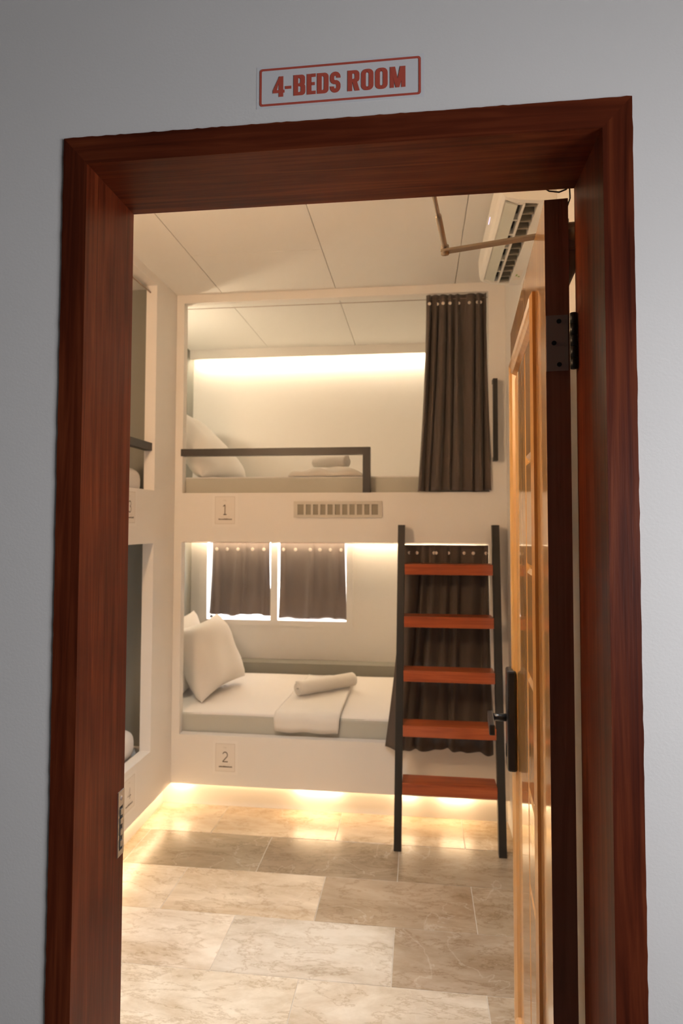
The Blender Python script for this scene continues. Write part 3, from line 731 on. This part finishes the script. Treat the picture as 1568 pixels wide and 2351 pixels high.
# ================================================================== DOOR SIGN
sg = thing('door_sign', (.4575, 0, 2.144), 'red outlined sticker reading 4-BEDS ROOM above the door', 'sign')
SX0, SX1, SZ0, SZ1 = .3295, .5855, 2.1455, 2.2070
def rr(x0, y0, x1, y1, r, n=6):       # r: (bl, br, tr, tl)
    o = []
    for (cx, cy, a0, q) in ((x0, y0, 180, r[0]), (x1, y0, 270, r[1]), (x1, y1, 0, r[2]), (x0, y1, 90, r[3])):
        sx = 1 if cx == x0 else -1; sy = 1 if cy == y0 else -1
        for i in range(n + 1):
            a = math.radians(a0 + 90 * i / n); o.append((cx + sx * q + q * math.cos(a), cy + sy * q + q * math.sin(a)))
    return o
def ring2(o_, i_):
    n = len(o_); return o_ + i_, [(k, (k + 1) % n, n + (k + 1) % n, n + k) for k in range(n)]
def rect2(a, b, c, d): return [(a, b), (c, b), (c, d), (a, d)], [(0, 1, 2, 3)]
def poly2(*p): return list(p), [tuple(range(len(p)))]
def glyph(ch, w):
    s, h = .225, .165
    if ch == 'E': return [rect2(0, 0, s, 1), rect2(s, 0, w, h), rect2(s, 1 - h, w, 1), rect2(s, .43, w * .9, .585)]
    if ch == 'D': return [ring2(rr(0, 0, w, 1, (.001, .2, .2, .001)), rr(s, h, w - s, 1 - h, (.001, .07, .07, .001)))]
    if ch == 'O': return [ring2(rr(0, -.012, w, 1.012, (.24,) * 4), rr(s, h - .01, w - s, 1.01 - h, (.075,) * 4))]
    if ch == 'B': return [ring2(rr(0, 0, w, .57, (.001, .17, .17, .001)), rr(s, h, w - s, .57 - h * .8, (.001, .06, .06, .001))),
                          ring2(rr(0, .44, w * .97, 1, (.001, .17, .17, .001)), rr(s, .44 + h * .85, w * .97 - s, 1 - h, (.001, .06, .06, .001)))]
    if ch == 'R': return [ring2(rr(0, .42, w * .98, 1, (.001, .17, .2, .001)), rr(s, .42 + h, w * .98 - s, 1 - h, (.001, .06, .06, .001))), rect2(0, 0, s, .5), poly2((s * 1.0, .46), (s * 1.95, .50), (w, 0), (w - s * 1.02, 0))]
    if ch == 'M': return [rect2(0, 0, .19, 1), rect2(w - .19, 0, w, 1), poly2((0, 1), (.245, 1), (w / 2 + .085, 0), (w / 2 - .085, 0)), poly2((w - .245, 1), (w, 1), (w / 2 + .085, 0), (w / 2 - .085, 0))]
    if ch == '-': return [rect2(0, .36, w, .505)]
    if ch == '4': return [rect2(w * .50, 0, w * .50 + s, 1), rect2(0, .19, w, .335), poly2((0, .32), (.2, .32), (w * .5 + .03, .80), (w * .5 + .03, 1))]
    if ch == 'S':
        c = arc(w / 2, .735, w / 2 - .105, .175, -12, 180, 12) + arc(w / 2 + .02, .66, w / 2 - .085, .17, 190, 250, 6) + arc(w / 2 - .02, .34, w / 2 - .085, .17, 70, -10, 6) + arc(w / 2, .265, w / 2 - .105, .175, 0, -192, 12)
        v, f = strokes([c], .2); return [([(p.x, p.y) for p in v], f)]
def sign_mesh(name, polys, mat, y, parent=sg):
    v, fc = [], []
    for k_, (pv, pf) in enumerate(polys):
        n0 = len(v); v += [(p[0], y - .00012 * k_, p[1]) for p in pv]; fc += [tuple(i + n0 for i in q) for q in pf]
    return obj(name, v, fc, mat, parent)
box('film', (SX0 - .005, SX1 + .005, -.0003, .0001, SZ0 - .004, SZ1 + .004), 'vinyl', sg)
sign_mesh('outline', [ring2(rr(SX0, SZ0, SX1, SZ1, (.0045,) * 4), rr(SX0 + .0036, SZ0 + .0036, SX1 - .0036, SZ1 - .0036, (.002,) * 4))], 'red', -.0009)
LH = .0335; LZ = SZ0 + .0138; Wd = SX1 - SX0
for ch, a, b in (('4', 218, 318), ('-', 322, 375), ('B', 393, 493), ('E', 505, 580), ('D', 590, 687), ('S', 697, 787), ('R', 843, 944), ('O', 955, 1057), ('O', 1070, 1172), ('M', 1190, 1316)):
    xa = SX0 + Wd * (a - 105) / 1335; xb = SX0 + Wd * (b - 105) / 1335; w = (xb - xa) / LH
    sign_mesh('letter', [([(xa + p[0] * LH, LZ + p[1] * LH) for p in pv], pf) for pv, pf in glyph(ch, w)], 'red', -.0009)

# ================================================================== AIR CONDITIONER
AY0, AY1 = 1.07, 1.79
ac = thing('air_conditioner', (.94, (AY0 + AY1) / 2, 2.51), 'white split air conditioner high on the right wall', 'air conditioner')
prof = [(XR - .001, 2.690), (.885, 2.690), (.852, 2.670), (.843, 2.620), (.846, 2.560), (.852, 2.538), (.862, 2.530), (.874, 2.536), (.905, 2.520), (.905, 2.545), (.968, 2.545), (.968, 2.512), (XR - .001, 2.512)]
prism('body', prof, lambda u, v, t: Vector((u, t, v)), AY0 + .02, AY1 - .02, 'plastic', ac)
endp = [(XR - .001, 2.690), (.885, 2.690), (.852, 2.670), (.843, 2.620), (.846, 2.560), (.852, 2.538), (.862, 2.530), (.905, 2.518), (.968, 2.512), (XR - .001, 2.512)]
prism('end_cap', endp, lambda u, v, t: Vector((u, t, v)), AY0, AY0 + .02, 'plastic', ac)
prism('end_cap', endp, lambda u, v, t: Vector((u, t, v)), AY1 - .02, AY1, 'plastic', ac)
prism('louvre', [(.866, 2.529), (.903, 2.515), (.903, 2.519), (.868, 2.533)], lambda u, v, t: Vector((u, t, v)), AY0 + .035, AY1 - .035, 'plasticg', ac)
ao = box('air_outlet', (.9052, .9678, AY0 + .0205, AY1 - .0205, 2.540, 2.5449), 'dark', ac)
box('deflector', (.919, .926, AY0 + .0205, AY1 - .0205, 2.512, 2.540), 'plastic', ac)
nv = 13
for k in range(nv):
    yc = AY0 + .04 + (AY1 - AY0 - .08) * k / (nv - 1)
    box('vane', (.926, .966, yc - .002, yc + .006, 2.516, 2.540), 'slot', ao)
for k in range(7):
    yc = AY0 + .03 + (AY1 - AY0 - .06) * k / 6
    box('bridge', (.905, .919, yc - .004, yc + .004, 2.518, 2.540), 'plastic', ao)
box('indicator', (.8428, .8445, AY0 + .28, AY0 + .33, 2.598, 2.603), 'ind', ac)
box('energy_label', (.978, 1.008, AY1 - .16, AY1 - .06, 2.5112, 2.5119), 'paper', ac)
box('energy_mark', (.984, .990, AY1 - .12, AY1 - .10, 2.5106, 2.5112), 'green', ac)
box('energy_mark', (.994, 1.002, AY1 - .10, AY1 - .09, 2.5106, 2.5112), 'green', ac)

# ================================================================== THINGS SEEN IN THE GAP BEHIND THE DOOR
bd = thing('wall_board', (XR - .012, 1.15, 1.327), 'dark wooden board on the wall seen through the hinge gap', 'board')
box('panel', (XR - .020, XR - .001, .945, 1.42, 1.327, 2.10), 'board', bd, bevel=.003)
box('edge_strip', (XR - .028, XR - .020, .965, .985, 1.34, 2.06), 'doorface', bd)
box('hanger', (XR - .016, XR - .001, 1.02, 1.06, 2.10, 2.135), 'steel', bd, bevel=.004)
o = tube('cable', [(.800, .185, 2.088), (.815, .19, 2.080), (.833, .192, 2.078), (.846, .195, 2.084), (.853, .20, 2.092), (.856, .21, 2.075), (.850, .22, 2.055), (.848, .225, 2.03)], .0014, 'knuckle', None, n=6)
tag(o, 'thin black cable looping above the top of the open door', 'cable')
